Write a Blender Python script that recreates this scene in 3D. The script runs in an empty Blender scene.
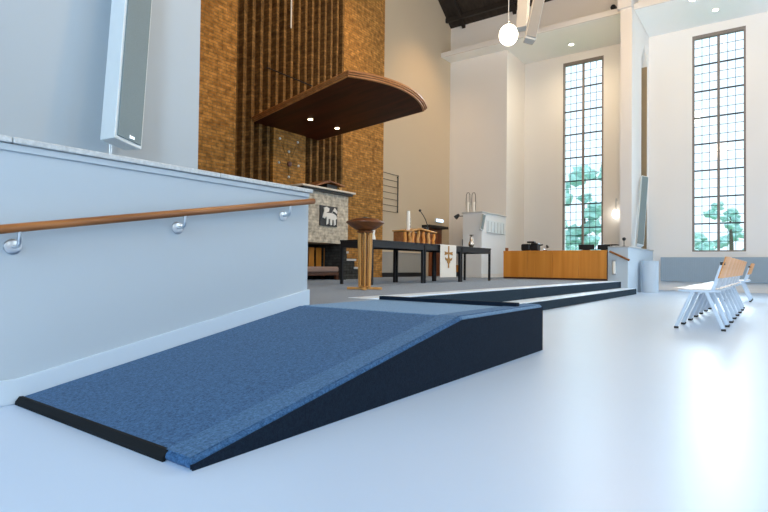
import bpy, bmesh, math, random
from mathutils import Vector, Matrix, noise
random.seed(4)
S = bpy.context.scene
COL = S.collection
PI = math.pi

# ------------------------------------------------------------------ camera
H = 0.65                       # eye height above the hall floor
F = 538.6                      # focal length in pixels of a 768 wide frame
YAW, PITCH, ROLL = 0.62459, 0.018685, 0.01131
cy_, sy_, cp_, sp_ = math.cos(YAW), math.sin(YAW), math.cos(PITCH), math.sin(PITCH)
FW = Vector((cy_*cp_, sy_*cp_, sp_))
_r0 = Vector((sy_, -cy_, 0)); _u0 = _r0.cross(FW)
RT = _r0*math.cos(ROLL) + _u0*math.sin(ROLL)
UP = -_r0*math.sin(ROLL) + _u0*math.cos(ROLL)
EYE = Vector((0, 0, H))
cam_d = bpy.data.cameras.new('camera'); cam = bpy.data.objects.new('camera', cam_d); COL.objects.link(cam)
cam_d.sensor_width = 36; cam_d.lens = F/768*36; cam_d.clip_start = 0.05; cam_d.clip_end = 300
M = Matrix((RT, UP, -FW)).transposed().to_4x4(); M.translation = EYE
cam.matrix_world = M
S.camera = cam

def ray(px, py):
    return FW + RT*((px-384)/F) + UP*((256-py)/F)
def on_x(px, py, X):
    d = ray(px, py); return EYE + d*(X/d.x)
def on_y(px, py, Y):
    d = ray(px, py); return EYE + d*(Y/d.y)
def on_z(px, py, Z):
    d = ray(px, py); return EYE + d*((Z-H)/d.z)

# ------------------------------------------------------------------ materials
def new_mat(name):
    m = bpy.data.materials.new(name); m.use_nodes = True
    nt = m.node_tree; b = nt.nodes['Principled BSDF']
    return m, nt, b
def plain(name, col, rough=0.6, metal=0.0, var=0.04, scale=6.0, spec=0.5, bump=0.0, bscale=200, sheen=0.0):
    m, nt, b = new_mat(name)
    n = nt.nodes; l = nt.links
    tc = n.new('ShaderNodeTexCoord'); no = n.new('ShaderNodeTexNoise'); no.inputs['Scale'].default_value = scale
    no.inputs['Detail'].default_value = 4
    l.new(tc.outputs['Object'], no.inputs['Vector'])
    mx = n.new('ShaderNodeMix'); mx.data_type = 'RGBA'
    a = [max(0, c*(1-var)) for c in col]; c2 = [min(1, c*(1+var)) for c in col]
    mx.inputs[6].default_value = (*a, 1); mx.inputs[7].default_value = (*c2, 1)
    l.new(no.outputs['Fac'], mx.inputs[0]); l.new(mx.outputs[2], b.inputs['Base Color'])
    b.inputs['Roughness'].default_value = rough; b.inputs['Metallic'].default_value = metal
    b.inputs['Specular IOR Level'].default_value = spec
    if sheen:
        b.inputs['Sheen Weight'].default_value = sheen
        b.inputs['Sheen Roughness'].default_value = 0.5
        b.inputs['Sheen Tint'].default_value = (.75, .85, 1, 1)
    if bump:
        n2 = n.new('ShaderNodeTexNoise'); n2.inputs['Scale'].default_value = bscale
        l.new(tc.outputs['Object'], n2.inputs['Vector'])
        bp = n.new('ShaderNodeBump'); bp.inputs['Strength'].default_value = bump; bp.inputs['Distance'].default_value = 0.01
        l.new(n2.outputs['Fac'], bp.inputs['Height']); l.new(bp.outputs['Normal'], b.inputs['Normal'])
    return m
def carpet(name, c1, c2, sheen=0.3):
    m, nt, b = new_mat(name); n = nt.nodes; l = nt.links
    tc = n.new('ShaderNodeTexCoord')
    no = n.new('ShaderNodeTexNoise'); no.inputs['Scale'].default_value = 160; no.inputs['Detail'].default_value = 3
    n2 = n.new('ShaderNodeTexNoise'); n2.inputs['Scale'].default_value = 70; n2.inputs['Detail'].default_value = 5
    for x in (no, n2): l.new(tc.outputs['Object'], x.inputs['Vector'])
    ad = n.new('ShaderNodeMath'); ad.operation = 'ADD'
    l.new(no.outputs['Fac'], ad.inputs[0]); l.new(n2.outputs['Fac'], ad.inputs[1])
    mr = n.new('ShaderNodeMapRange'); mr.inputs['From Min'].default_value = .72; mr.inputs['From Max'].default_value = 1.28
    l.new(ad.outputs[0], mr.inputs['Value'])
    mx = n.new('ShaderNodeMix'); mx.data_type = 'RGBA'; mx.inputs[6].default_value = (*c1, 1); mx.inputs[7].default_value = (*c2, 1)
    l.new(mr.outputs[0], mx.inputs[0]); l.new(mx.outputs[2], b.inputs['Base Color'])
    b.inputs['Roughness'].default_value = .9; b.inputs['Specular IOR Level'].default_value = .12
    b.inputs['Sheen Weight'].default_value = sheen; b.inputs['Sheen Roughness'].default_value = .4
    b.inputs['Sheen Tint'].default_value = (.7, .84, 1, 1)
    bp = n.new('ShaderNodeBump'); bp.inputs['Strength'].default_value = .5; bp.inputs['Distance'].default_value = .006
    l.new(no.outputs['Fac'], bp.inputs['Height']); l.new(bp.outputs['Normal'], b.inputs['Normal'])
    return m
def brick(name, c1, c2, mortar, bw=.22, bh=.065, rough=.85, ms=.007, bump=.5, bias=0.0):
    m, nt, b = new_mat(name); n = nt.nodes; l = nt.links
    tc = n.new('ShaderNodeTexCoord'); sp = n.new('ShaderNodeSeparateXYZ'); l.new(tc.outputs['Object'], sp.inputs[0])
    ad = n.new('ShaderNodeMath'); ad.operation = 'ADD'; l.new(sp.outputs['X'], ad.inputs[0]); l.new(sp.outputs['Y'], ad.inputs[1])
    cb = n.new('ShaderNodeCombineXYZ'); l.new(ad.outputs[0], cb.inputs['X']); l.new(sp.outputs['Z'], cb.inputs['Y'])
    br = n.new('ShaderNodeTexBrick'); l.new(cb.outputs[0], br.inputs['Vector'])
    br.inputs['Color1'].default_value = (*c1, 1); br.inputs['Color2'].default_value = (*c2, 1); br.inputs['Mortar'].default_value = (*mortar, 1)
    br.inputs['Scale'].default_value = 1; br.inputs['Brick Width'].default_value = bw; br.inputs['Row Height'].default_value = bh
    br.inputs['Mortar Size'].default_value = ms; br.inputs['Bias'].default_value = bias
    no = n.new('ShaderNodeTexNoise'); no.inputs['Scale'].default_value = 9; no.inputs['Detail'].default_value = 6
    l.new(cb.outputs[0], no.inputs['Vector'])
    mr = n.new('ShaderNodeMapRange'); mr.inputs['From Min'].default_value = .3; mr.inputs['From Max'].default_value = .7
    mr.inputs['To Min'].default_value = .55; mr.inputs['To Max'].default_value = 1.35; l.new(no.outputs['Fac'], mr.inputs['Value'])
    vm = n.new('ShaderNodeVectorMath'); vm.operation = 'SCALE'; l.new(br.outputs['Color'], vm.inputs[0]); l.new(mr.outputs[0], vm.inputs['Scale'])
    l.new(vm.outputs[0], b.inputs['Base Color']); b.inputs['Roughness'].default_value = rough; b.inputs['Specular IOR Level'].default_value = .2
    bp = n.new('ShaderNodeBump'); bp.inputs['Strength'].default_value = bump; bp.inputs['Distance'].default_value = .02; bp.invert = True
    l.new(br.outputs['Fac'], bp.inputs['Height']); l.new(bp.outputs['Normal'], b.inputs['Normal'])
    return m
def wood(name, c1, c2, axis='Z', scale=6.0, rough=.4, spec=.5, stretch=.06):
    m, nt, b = new_mat(name); n = nt.nodes; l = nt.links
    tc = n.new('ShaderNodeTexCoord'); mp = n.new('ShaderNodeMapping'); l.new(tc.outputs['Object'], mp.inputs['Vector'])
    sc = [1, 1, 1]; sc['XYZ'.index(axis)] = stretch; mp.inputs['Scale'].default_value = sc
    no = n.new('ShaderNodeTexNoise'); no.inputs['Scale'].default_value = scale; no.inputs['Detail'].default_value = 8; no.inputs['Distortion'].default_value = .6
    l.new(mp.outputs[0], no.inputs['Vector'])
    mr = n.new('ShaderNodeMapRange'); mr.inputs['From Min'].default_value = .32; mr.inputs['From Max'].default_value = .68; l.new(no.outputs['Fac'], mr.inputs['Value'])
    mx = n.new('ShaderNodeMix'); mx.data_type = 'RGBA'; mx.inputs[6].default_value = (*c1, 1); mx.inputs[7].default_value = (*c2, 1)
    l.new(mr.outputs[0], mx.inputs[0]); l.new(mx.outputs[2], b.inputs['Base Color'])
    b.inputs['Roughness'].default_value = rough; b.inputs['Specular IOR Level'].default_value = spec
    return m
def emit(name, col, strength):
    m, nt, b = new_mat(name)
    b.inputs['Base Color'].default_value = (*col, 1); b.inputs['Emission Color'].default_value = (*col, 1)
    b.inputs['Emission Strength'].default_value = strength
    return m

MT = {}
MT['floor'] = plain('vinyl_floor', (.49, .63, .82), .33, var=.025, scale=1.3, spec=.45)
MT['tread'] = plain('tread_glare_vinyl', (.68, .82, .96), .4, var=.03, scale=2, spec=.45)  # paler than the floor vinyl; window glare is put into the colour
MT['paint'] = plain('white_paint', (.80, .79, .77), .7, var=.015, scale=1.2, spec=.3)
MT['paint_cool'] = plain('pale_blue_paint', (.55, .65, .74), .6, var=.015, scale=1.2, spec=.3)
MT['niche'] = plain('niche_shade_paint', (.30, .22, .13), .8, var=.03)  # warm shade of the niche jamb put into the colour
MT['paint_low'] = plain('low_wall_paint', (.45, .52, .575), .6, var=.015, scale=1.2, spec=.3)
MT['paint_tan'] = plain('sand_paint', (.54, .465, .35), .75, var=.02, scale=1.2, spec=.2)
MT['paint_grey'] = plain('grey_paint', (.31, .31, .29), .6, var=.02, scale=2)
MT['cabwhite'] = plain('cool_white_paint', (.80, .84, .87), .6, var=.01)
MT['soffit'] = plain('soffit_paint', (.92, .95, .94), .7, var=.01, scale=1)
MT['roof'] = wood('dark_roof_boards', (.012, .009, .007), (.035, .026, .02), 'X', 9, .6)
MT['beam'] = plain('roof_beam', (.02, .015, .012), .6)
MT['palestone'] = plain('pale_stone', (.68, .62, .53), .6, var=.06, scale=12)
MT['coping'] = plain('speckled_stone', (.52, .55, .56), .5, var=.35, scale=60)
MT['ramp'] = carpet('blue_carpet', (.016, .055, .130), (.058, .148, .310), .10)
MT['landing'] = carpet('landing_sheen_carpet', (.06, .13, .245), (.13, .26, .43), .25)  # ramp carpet made paler; sheen at grazing view is in the colour
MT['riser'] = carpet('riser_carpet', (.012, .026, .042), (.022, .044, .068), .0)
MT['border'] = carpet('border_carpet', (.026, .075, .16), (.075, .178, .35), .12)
MT['navy'] = carpet('navy_shade_carpet', (.004, .009, .020), (.008, .018, .034), .0)  # darker copy of the blue carpet for the shaded ramp side; also the kerb
MT['plat'] = carpet('grey_carpet', (.17, .19, .22), (.27, .30, .34), .2)
MT['rubber'] = plain('black_rubber', (.008, .010, .012), .8, spec=.15)
MT['black'] = plain('black_plastic', (.010, .011, .013), .4)
MT['table'] = plain('black_table', (.006, .007, .010), .5, var=.1, spec=.35)
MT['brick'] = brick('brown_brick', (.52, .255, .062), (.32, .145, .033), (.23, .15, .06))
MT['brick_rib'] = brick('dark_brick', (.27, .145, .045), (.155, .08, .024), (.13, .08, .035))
MT['brick_grey'] = brick('grey_painted_brick', (.55, .51, .42), (.53, .49, .405), (.46, .425, .35), bump=.5)
MT['brick_dark'] = brick('charcoal_brick', (.055, .06, .06), (.04, .045, .045), (.03, .03, .03), bump=.7)
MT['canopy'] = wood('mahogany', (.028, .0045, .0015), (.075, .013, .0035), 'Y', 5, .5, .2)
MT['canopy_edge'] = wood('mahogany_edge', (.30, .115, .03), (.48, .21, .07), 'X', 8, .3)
MT['rail'] = wood('rail_wood', (.20, .07, .018), (.36, .14, .04), 'X', 14, .35)
MT['oak'] = wood('oak_veneer', (.66, .24, .025), (.82, .35, .055), 'Z', 5, .45)
MT['pine'] = wood('honey_wood', (.52, .24, .05), (.68, .36, .10), 'Z', 12, .4)
MT['bowl'] = wood('bowl_wood', (.10, .032, .010), (.24, .085, .028), 'X', 12, .3)
MT['chairwood'] = wood('beech_plywood', (.62, .25, .05), (.74, .34, .085), 'X', 9, .4)
MT['seatwood'] = plain('pale_seat', (.74, .68, .64), .35)
MT['chairmetal'] = plain('silver_coated_steel', (.58, .70, .84), .35, .25)
MT['steel'] = plain('brushed_steel', (.62, .66, .70), .28, .9)
MT['darksteel'] = plain('dark_steel', (.05, .055, .06), .4, .6)
MT['spk_white'] = plain('speaker_white', (.72, .80, .84), .4)
MT['spk_beige'] = plain('speaker_beige', (.60, .56, .50), .5)
MT['spk_taupe'] = plain('speaker_taupe_grille', (.30, .28, .25), .6)
MT['spk_grille'] = plain('speaker_grille', (.17, .24, .27), .6, 0, var=.2, scale=150)
MT['cloth'] = plain('white_linen', (.80, .78, .72), .9, bump=.2, bscale=90)
MT['gold'] = plain('gold_thread', (.42, .20, .03), .45, .4, var=.25, scale=40)
MT['mauve'] = plain('mauve_cushion', (.30, .22, .20), .9)
MT['darkwood'] = wood('dark_wood', (.05, .018, .008), (.10, .035, .014), 'X', 9, .45)
MT['door'] = wood('red_brown_door', (.17, .045, .012), (.26, .08, .022), 'Z', 7, .4)
MT['radiator'] = plain('grey_blue_panel', (.31, .40, .48), .5)
MT['jamb'] = plain('brown_stone', (.22, .19, .17), .8, var=.4, scale=30)
MT['lead'] = plain('lead_bar', (.035, .045, .06), .6, .2)
MT['relief_black'] = plain('black_tile', (.02, .022, .025), .5)
MT['relief_white'] = plain('white_relief', (.75, .74, .70), .6)
MT['wax'] = plain('white_wax', (.85, .84, .78), .5)
MT['copper'] = plain('tarnished_metal', (.58, .50, .42), .25, .9)
MT['red'] = plain('red_brown_disc', (.12, .03, .012), .4)
MT['leaf'] = plain('leaves', (.34, .55, .52), .8, var=.5, scale=4)
MT['trunk'] = plain('bark', (.09, .07, .05), .9)
MT['grass'] = plain('lawn', (.12, .22, .08), .95, var=.3, scale=3)
MT['globe'] = emit('opal_glass_lit', (1, .86, .66), 9)
MT['globe2'] = emit('opal_lamp_lit', (1, .92, .8), 5)
MT['spot'] = emit('spot_lens_lit', (1, .92, .78), 14)
MT['spotw'] = emit('warm_spot_lens_lit', (1, .75, .45), 9)
MT['exit'] = emit('sign_lit', (.55, .75, 1), 2.4)
def glass_mat():
    m = bpy.data.materials.new('leaded_glass'); m.use_nodes = True; nt = m.node_tree; n = nt.nodes; l = nt.links
    n.clear(); out = n.new('ShaderNodeOutputMaterial'); tr = n.new('ShaderNodeBsdfTransparent'); gl = n.new('ShaderNodeBsdfGlossy'); mx = n.new('ShaderNodeMixShader')
    gl.inputs['Roughness'].default_value = .08; mx.inputs[0].default_value = .025
    tc = n.new('ShaderNodeTexCoord'); no = n.new('ShaderNodeTexNoise'); no.inputs['Scale'].default_value = 4; no.inputs['Detail'].default_value = 3
    l.new(tc.outputs['Object'], no.inputs['Vector'])
    cr = n.new('ShaderNodeMix'); cr.data_type = 'RGBA'; cr.inputs[6].default_value = (.80, .90, .95, 1); cr.inputs[7].default_value = (.97, .99, 1, 1)
    l.new(no.outputs['Fac'], cr.inputs[0]); l.new(cr.outputs[2], tr.inputs['Color'])
    l.new(tr.outputs[0], mx.inputs[1]); l.new(gl.outputs[0], mx.inputs[2]); l.new(mx.outputs[0], out.inputs['Surface'])
    return m
MT['glass'] = glass_mat()

# ------------------------------------------------------------------ mesh helpers
class MB:
    def __init__(s): s.bm = bmesh.new()
    def box(s, x0, x1, y0, y1, z0, z1, mat=None):
        v = [s.bm.verts.new((x, y, z)) for x in (x0, x1) for y in (y0, y1) for z in (z0, z1)]
        for f in ((0,1,3,2),(4,6,7,5),(0,4,5,1),(2,3,7,6),(0,2,6,4),(1,5,7,3)): s.bm.faces.new([v[i] for i in f])
        return s
    def prism(s, pts, ax, a0, a1):
        """pts: 2D outline, extruded along axis ax ('X': pts=(y,z), 'Y': (x,z), 'Z': (x,y))."""
        def mk(p, a):
            return {'X': (a, p[0], p[1]), 'Y': (p[0], a, p[1]), 'Z': (p[0], p[1], a)}[ax]
        A = [s.bm.verts.new(mk(p, a0)) for p in pts]; B = [s.bm.verts.new(mk(p, a1)) for p in pts]
        n = len(pts)
        s.bm.faces.new(A); s.bm.faces.new(list(reversed(B)))
        for i in range(n): s.bm.faces.new((A[i], B[i], B[(i+1) % n], A[(i+1) % n]))
        return s
    def tube(s, path, r, seg=10, cap=True, sx=1.0):
        path = [Vector(p) for p in path]; rings = []
        rr = r if isinstance(r, (list, tuple)) else [r]*len(path)
        up0 = None
        for i, p in enumerate(path):
            t = (path[min(i+1, len(path)-1)] - path[max(i-1, 0)]).normalized()
            if up0 is None:
                up0 = Vector((0, 0, 1)) if abs(t.z) < .9 else Vector((1, 0, 0))
            a = t.cross(up0).normalized(); b = a.cross(t).normalized(); up0 = b
            rings.append([s.bm.verts.new(p + a*math.cos(2*PI*k/seg)*rr[i]*sx + b*math.sin(2*PI*k/seg)*rr[i]) for k in range(seg)])
        for A, B in zip(rings, rings[1:]):
            for k in range(seg): s.bm.faces.new((A[k], A[(k+1) % seg], B[(k+1) % seg], B[k]))
        if cap: s.bm.faces.new(list(reversed(rings[0]))); s.bm.faces.new(rings[-1])
        return s
    def bar(s, p, q, w, d, up=(0, 0, 1)):
        p, q = Vector(p), Vector(q); t = (q-p).normalized(); a = t.cross(Vector(up)).normalized(); b = a.cross(t)
        A = [s.bm.verts.new(p + a*i*w/2 + b*j*d/2) for i, j in ((-1,-1),(1,-1),(1,1),(-1,1))]
        B = [s.bm.verts.new(q + a*i*w/2 + b*j*d/2) for i, j in ((-1,-1),(1,-1),(1,1),(-1,1))]
        s.bm.faces.new(list(reversed(A))); s.bm.faces.new(B)
        for k in range(4): s.bm.faces.new((A[k], A[(k+1) % 4], B[(k+1) % 4], B[k]))
        return s
    def lathe(s, prof, c=(0, 0, 0), seg=32):
        c = Vector(c); rings = []
        for r, z in prof:
            if r < 1e-5: rings.append([s.bm.verts.new(c + Vector((0, 0, z)))])
            else: rings.append([s.bm.verts.new(c + Vector((r*math.cos(2*PI*k/seg), r*math.sin(2*PI*k/seg), z))) for k in range(seg)])
        for A, B in zip(rings, rings[1:]):
            for k in range(seg):
                k2 = (k+1) % seg
                if len(A) == 1 and len(B) == 1: continue
                if len(A) == 1: s.bm.faces.new((A[0], B[k2], B[k]))
                elif len(B) == 1: s.bm.faces.new((A[k], A[k2], B[0]))
                else: s.bm.faces.new((A[k], A[k2], B[k2], B[k]))
        for R, rev in ((rings[0], True), (rings[-1], False)):
            if len(R) > 1: s.bm.faces.new(list(reversed(R)) if rev else R)
        return s
    def ico(s, c, r, sub=2, sc=(1, 1, 1), amp=0.0, nf=1.0):
        res = bmesh.ops.create_icosphere(s.bm, subdivisions=sub, radius=1)
        for v in res['verts']:
            p = v.co.copy(); k = 1 + (noise.noise(p*nf + Vector(c)) * amp if amp else 0)
            v.co = Vector(c) + Vector((p.x*sc[0], p.y*sc[1], p.z*sc[2]))*r*k
        return s
    def build(s, name, mat, parent=None, bevel=0.0, smooth=False, seg=2, ang=35):
        me = bpy.data.meshes.new(name); bmesh.ops.recalc_face_normals(s.bm, faces=s.bm.faces); s.bm.to_mesh(me); s.bm.free()
        me.materials.append(MT[mat] if isinstance(mat, str) else mat)
        o = bpy.data.objects.new(name, me); COL.objects.link(o)
        if parent: o.parent = parent
        if bevel:
            b = o.modifiers.new('bevel', 'BEVEL'); b.width = bevel; b.segments = seg; b.limit_method = 'ANGLE'; b.angle_limit = math.radians(ang)
        if smooth:
            for p in me.polygons: p.use_smooth = True
            me.set_sharp_from_angle(angle=math.radians(40))
        return o
def tag(o, label, cat, group=None, kind=None):
    o['label'] = label; o['category'] = cat
    if group: o['group'] = group
    if kind: o['kind'] = kind
    return o
def struct(o, label, cat): return tag(o, label, cat, kind='structure')
def thing(name, loc, label, cat, group=None, rz=0.0):
    o = bpy.data.objects.new(name, None); o.location = loc; o.rotation_euler.z = rz; o.empty_display_size = .1
    COL.objects.link(o); return tag(o, label, cat, group)

# ------------------------------------------------------------------ main dimensions
P = 0.325          # platform level
XW = 18.7          # window wall
XU = 17.1          # nave side wall (white pier at the corner)
XF = 16.45         # front of the aisle soffit
ZS = 8.03          # soffit level
YB = 9.2           # brick wall
YT = 9.45          # sand coloured end wall
YL = 2.82          # low wall face
XL = 2.94          # its end
W_DEPTH = .30
ZR = 9.30          # eaves of the dark roof
YR0 = -10.0        # wall behind the camera
XLEFT = -4.0

# ------------------------------------------------------------------ floor, platform, steps
struct(MB().box(XLEFT-.3, XW+.3, YR0-.3, YT+.3, -.2, 0).build('floor', 'floor'), 'pale blue glossy vinyl floor of the hall', 'floor')
o = struct(MB().box(XL-.25, XU+.6, 3.48, YT, .0, P).box(XL-.25, 4.205, 2.845, 3.48, 0, P).build('platform', 'plat'), 'grey carpeted platform in front of the brick wall', 'platform')
MB().box(4.205, 15.06, 3.215, 3.479, .0, P+.004).build('tread', 'tread', o, .006)  # platform front strip; its pale colour carries the window glare
MB().box(4.205, 14.98, 3.19, 3.214, .1496, P-.012).build('riser', 'riser', o)
st = struct(MB().box(4.25, 15.06, 2.86, 3.19, 0, .1495).build('step', 'tread', None, .006), 'long low step with dark riser in front of the platform', 'step')
MB().box(4.25, 15.05, 2.835, 2.859, .002, .138).build('riser', 'riser', st)

# ------------------------------------------------------------------ ramp
X0, XC, XE, YS, ZL = 1.03, 2.84, 4.21, 1.48, .357
rp = thing('ramp', (X0, YS, 0), 'blue carpeted wheelchair ramp with level landing beside the low wall', 'ramp')
def rl(x): return x-X0
z0 = .030
yb = YL-.022-YS
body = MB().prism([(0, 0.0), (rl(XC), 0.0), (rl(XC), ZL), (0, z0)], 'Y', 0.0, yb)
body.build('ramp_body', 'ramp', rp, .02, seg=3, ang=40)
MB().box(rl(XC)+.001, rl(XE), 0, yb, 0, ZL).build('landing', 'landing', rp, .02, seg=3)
sl = (ZL-z0)/rl(XC)
# lighter border along the open edge
MB().prism([(.01, z0+.002), (rl(XC), ZL+.001), (rl(XE)-.005, ZL+.001), (rl(XE)-.005, ZL+.005), (rl(XC), ZL+.005), (.01, z0+.006)], 'Y', .018, .15).build('edge_border', 'border', rp)
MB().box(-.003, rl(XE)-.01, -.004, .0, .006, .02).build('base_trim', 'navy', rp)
# sheet over the ramp side, its shade put into the dark colour
MB().prism([(.004, 0), (rl(XE)-.003, 0), (rl(XE)-.003, ZL-.018), (rl(XC), ZL-.018), (.004, z0-.012)], 'Y', -.005, .001).build('side_shade', 'navy', rp)
MB().prism([(-.010, .0), (.0, 0), (.024, z0+.004), (.008, z0+.005), (-.008, .014)], 'Y', .14, yb).build('threshold_strip', 'rubber', rp)
MB().box(rl(3.80), rl(3.86), .05, yb-.01, ZL+.001, ZL+.031).build('wheel_kerb', 'navy', rp, .004)

# ------------------------------------------------------------------ low wall with coping, skirting, handrail
lw = struct(MB().box(XLEFT, XL-.005, YL, YL+.16, 0, 1.19).build('wall_low', 'paint_low'), 'low pale blue wall beside the ramp', 'wall')
MB().box(XLEFT, -.5, YL-.028, YL+.19, 1.19, 1.219).box(-.496, .985, YL-.028, YL+.19, 1.19, 1.219).box(.989, 2.12, YL-.028, YL+.19, 1.19, 1.219).box(2.124, XL+.02, YL-.028, YL+.19, 1.19, 1.219).build('coping', 'coping', lw, .006)
MB().box(XLEFT, XL-.005, YL-.012, YL-.0005, 1.155, 1.188).build('coping_trim', 'paint_low', lw, .004)
def skirt_z(x): return 0.0 if x < X0+.05 else z0 + sl*(x-X0)
bz = .115
MB().prism([(XLEFT, 0), (X0, 0), (XL+.006, skirt_z(XC)-.002), (XL+.006, skirt_z(XC)+bz), (X0, bz+.0), (XLEFT, bz)], 'Y', YL-.018, YL-.0005).build('baseboard', 'paint_cool', lw, .004)

pa = on_y(-60, 234.8, YL-.075); pb = on_y(313.5, 201.2, YL-.075)
hr = thing('handrail', (pb.x, YL, 0), 'round wooden handrail on steel brackets along the low wall', 'handrail')
d = (pb-pa); 
loc = lambda v: Vector(v) - Vector((pb.x, YL, 0))
MB().tube([loc(pa-d*.25), loc(pa), loc(pa+d*.5), loc(pb)], .021, 14).build('rail', 'rail', hr, 0, True)
for bx in (19, 185, 290):
    t = None
    # point of the rail above the bracket
    best = min((abs((lambda v: 384+F*v.dot(RT)/v.dot(FW))(pa+d*k/400-EYE)-bx), k) for k in range(401))[1]
    q = pa + d*best/400
    z = q.z - .085
    bo = MB().tube([loc((q.x, YL-.012, z)), loc((q.x, YL-.055, z)), loc((q.x, YL-.073, z+.015)), loc((q.x, YL-.075, q.z-.018))], .009, 10).build('bracket', 'steel', hr, 0, True)
    pl = MB()
    pl.tube([loc((q.x, YL-.001, z)), loc((q.x, YL-.007, z)), loc((q.x, YL-.011, z))], [.036, .036, .028], 20)
    pl.build('wall_plate', 'steel', bo, 0, True)

# ------------------------------------------------------------------ wall left, speaker
wl = struct(MB().box(XLEFT, 3.395, 4.85, 5.2, 0, 14).build('wall_left', 'paint_low'), 'high pale wall behind the low wall at left', 'wall')

def column_speaker(name, top, bot, width, depth, face, label, group=None, badge=False, ext=0.0, post=None, mats=('spk_white', 'spk_grille')):
    """top/bot: centres of the cabinet ends, face: horizontal unit direction of the grille."""
    top, bot = Vector(top), Vector(bot)
    ax = (top-bot).normalized(); f = Vector(face); f = (f - ax*f.dot(ax)).normalized(); sd = ax.cross(f)
    L = (top-bot).length + ext
    r = thing(name, bot, label, 'loudspeaker', group)
    R = Matrix((sd, f, ax)).transposed().to_4x4()
    def fin(mb):
        for v in mb.bm.verts: v.co = (R @ v.co)
        return mb
    w, dp = width/2, depth
    fin(MB().prism([(-w, .0), (-w*.86, -dp), (w*.86, -dp), (w, 0)], 'Z', 0, L)).build('cabinet', mats[0], r, .008)
    fin(MB().box(-w*.86, w*.86, .0008, .012, .03, L-.03)).build('grille', mats[1], r, .004)
    if badge: fin(MB().box(-.012, .05, .0125, .016, .05, .075)).build('badge', 'steel', r)
    if post is not None:
        po = Vector(post) - bot
        fin(MB().box(-.03, .03, -dp-.02, -dp+.01, .12, .2)).build('mounting_bracket', 'steel', r)
        MB().tube([po, Vector((po.x, po.y, .28))], .013, 10).build('post', 'steel', r, 0, True)
    return r
YSP = 4.62
tp = on_y(142.5, -40, YSP); bt = on_y(128.5, 144, YSP-.10)
column_speaker('column_speaker', tp, bt, .33, .17, (.35, -.94, 0), 'tall white column speaker with grey grille leaning out above the low wall', 'column speakers', True, .5, post=(on_y(113.5, 150, 4.72).x, 4.78, 1.2))

# ------------------------------------------------------------------ brick end wall
bx0, bxr0, bxr1, bx1 = 5.05, on_y(236, 100, YB).x, on_y(342.8, 100, YB).x, on_y(384, 100, YB).x
wb = struct(MB().box(bx0, bxr0, YB, YT+.3, 0, 15).box(bxr1, bx1, YB, YT+.3, 0, 15).build('wall_brick', 'brick'), 'high brown brick wall with a ribbed middle behind the pulpit', 'wall')
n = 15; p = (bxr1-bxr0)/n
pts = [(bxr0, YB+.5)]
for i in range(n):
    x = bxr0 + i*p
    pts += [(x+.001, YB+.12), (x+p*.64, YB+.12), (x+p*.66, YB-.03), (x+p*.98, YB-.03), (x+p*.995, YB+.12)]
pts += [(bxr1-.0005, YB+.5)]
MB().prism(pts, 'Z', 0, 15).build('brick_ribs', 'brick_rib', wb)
px0, px1 = on_y(273, 160, YB-.05).x, on_y(305, 160, YB-.05).x
MB().box(px0, px1, YB-.06, YB+.05, 0, 3.95).build('brick_panel', 'brick', wb)
ec = on_y(289, 164.2, YB-.061)
em = thing('wall_ornament', (ec.x, YB-.061, ec.z), 'round star-like ornament with red centre and white dots on the brick panel', 'ornament')
MB().tube([(0, 0, 0), (0, -.03, 0), (0, -.045, 0)], [.062, .062, .04], 20).build('centre_disc', 'red', em, 0, True)
for (dx, dy) in ((288.7, 151.8), (278.6, 162.4), (298.2, 166), (288.4, 177), (279.7, 138.5), (297.5, 142.3)):
    q = on_y(dx, dy, YB-.061); v = q-ec
    MB().tube([(v.x, 0, v.z), (v.x, -.02, v.z), (v.x, -.03, v.z)], [.028, .028, .015], 12).build('white_dot', 'relief_white', em, 0, True)
    MB().bar((v.x*.3, -.005, v.z*.3), (v.x*.85, -.005, v.z*.85), .010, .008, (0, 1, 0)).build('ray_bar', 'brick_rib', em)

# hanging white rod
q0 = on_y(291, 28, 8.6)
hrod = MB().tube([(q0.x, 8.6, q0.z), (q0.x, 8.6, q0.z+7.0)], .017, 10).build('hanging_rod', 'wax', None, 0, True)
tag(hrod, 'thin white rod hanging in front of the brick ribs', 'rod')

# ------------------------------------------------------------------ sand coloured wall, white pier, vestibule
struct(MB().box(bx1-.2, XU+.4, YT, YT+.3, 0, 15).build('wall_chancel', 'paint_tan'), 'high sand coloured wall right of the brick wall', 'wall')
struct(MB().box(XLEFT, bx0, YT, YT+.3, 0, 15).build('wall_chancel_left', 'paint'), 'end wall left of the bricks', 'wall')
struct(MB().box(XU, XW, 7.27, YT, 0, ZS).build('wall_corner', 'paint'), 'white wall block in the corner left of the tall windows', 'wall')
struct(MB().box(XU, XU+.3, YR0, YT, ZS+.14, 9.6).build('wall_upper', 'paint'), 'white nave wall above the aisle soffit', 'wall')
# soffit
sf = struct(MB().box(XF, XW, 3.49, YT-.001, ZS, ZS+.13).box(XF, XW, YR0, 3.17, ZS, ZS+.13).build('ceiling_aisle', 'soffit'), 'low white soffit over the window aisle', 'ceiling')
MB().box(XF-.06, XF-.001, 3.49, YT-.002, ZS-.02, ZS+.14).box(XF-.06, XF-.001, YR0, 3.17, ZS-.02, ZS+.14).build('fascia', 'paint', sf, .01)
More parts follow.
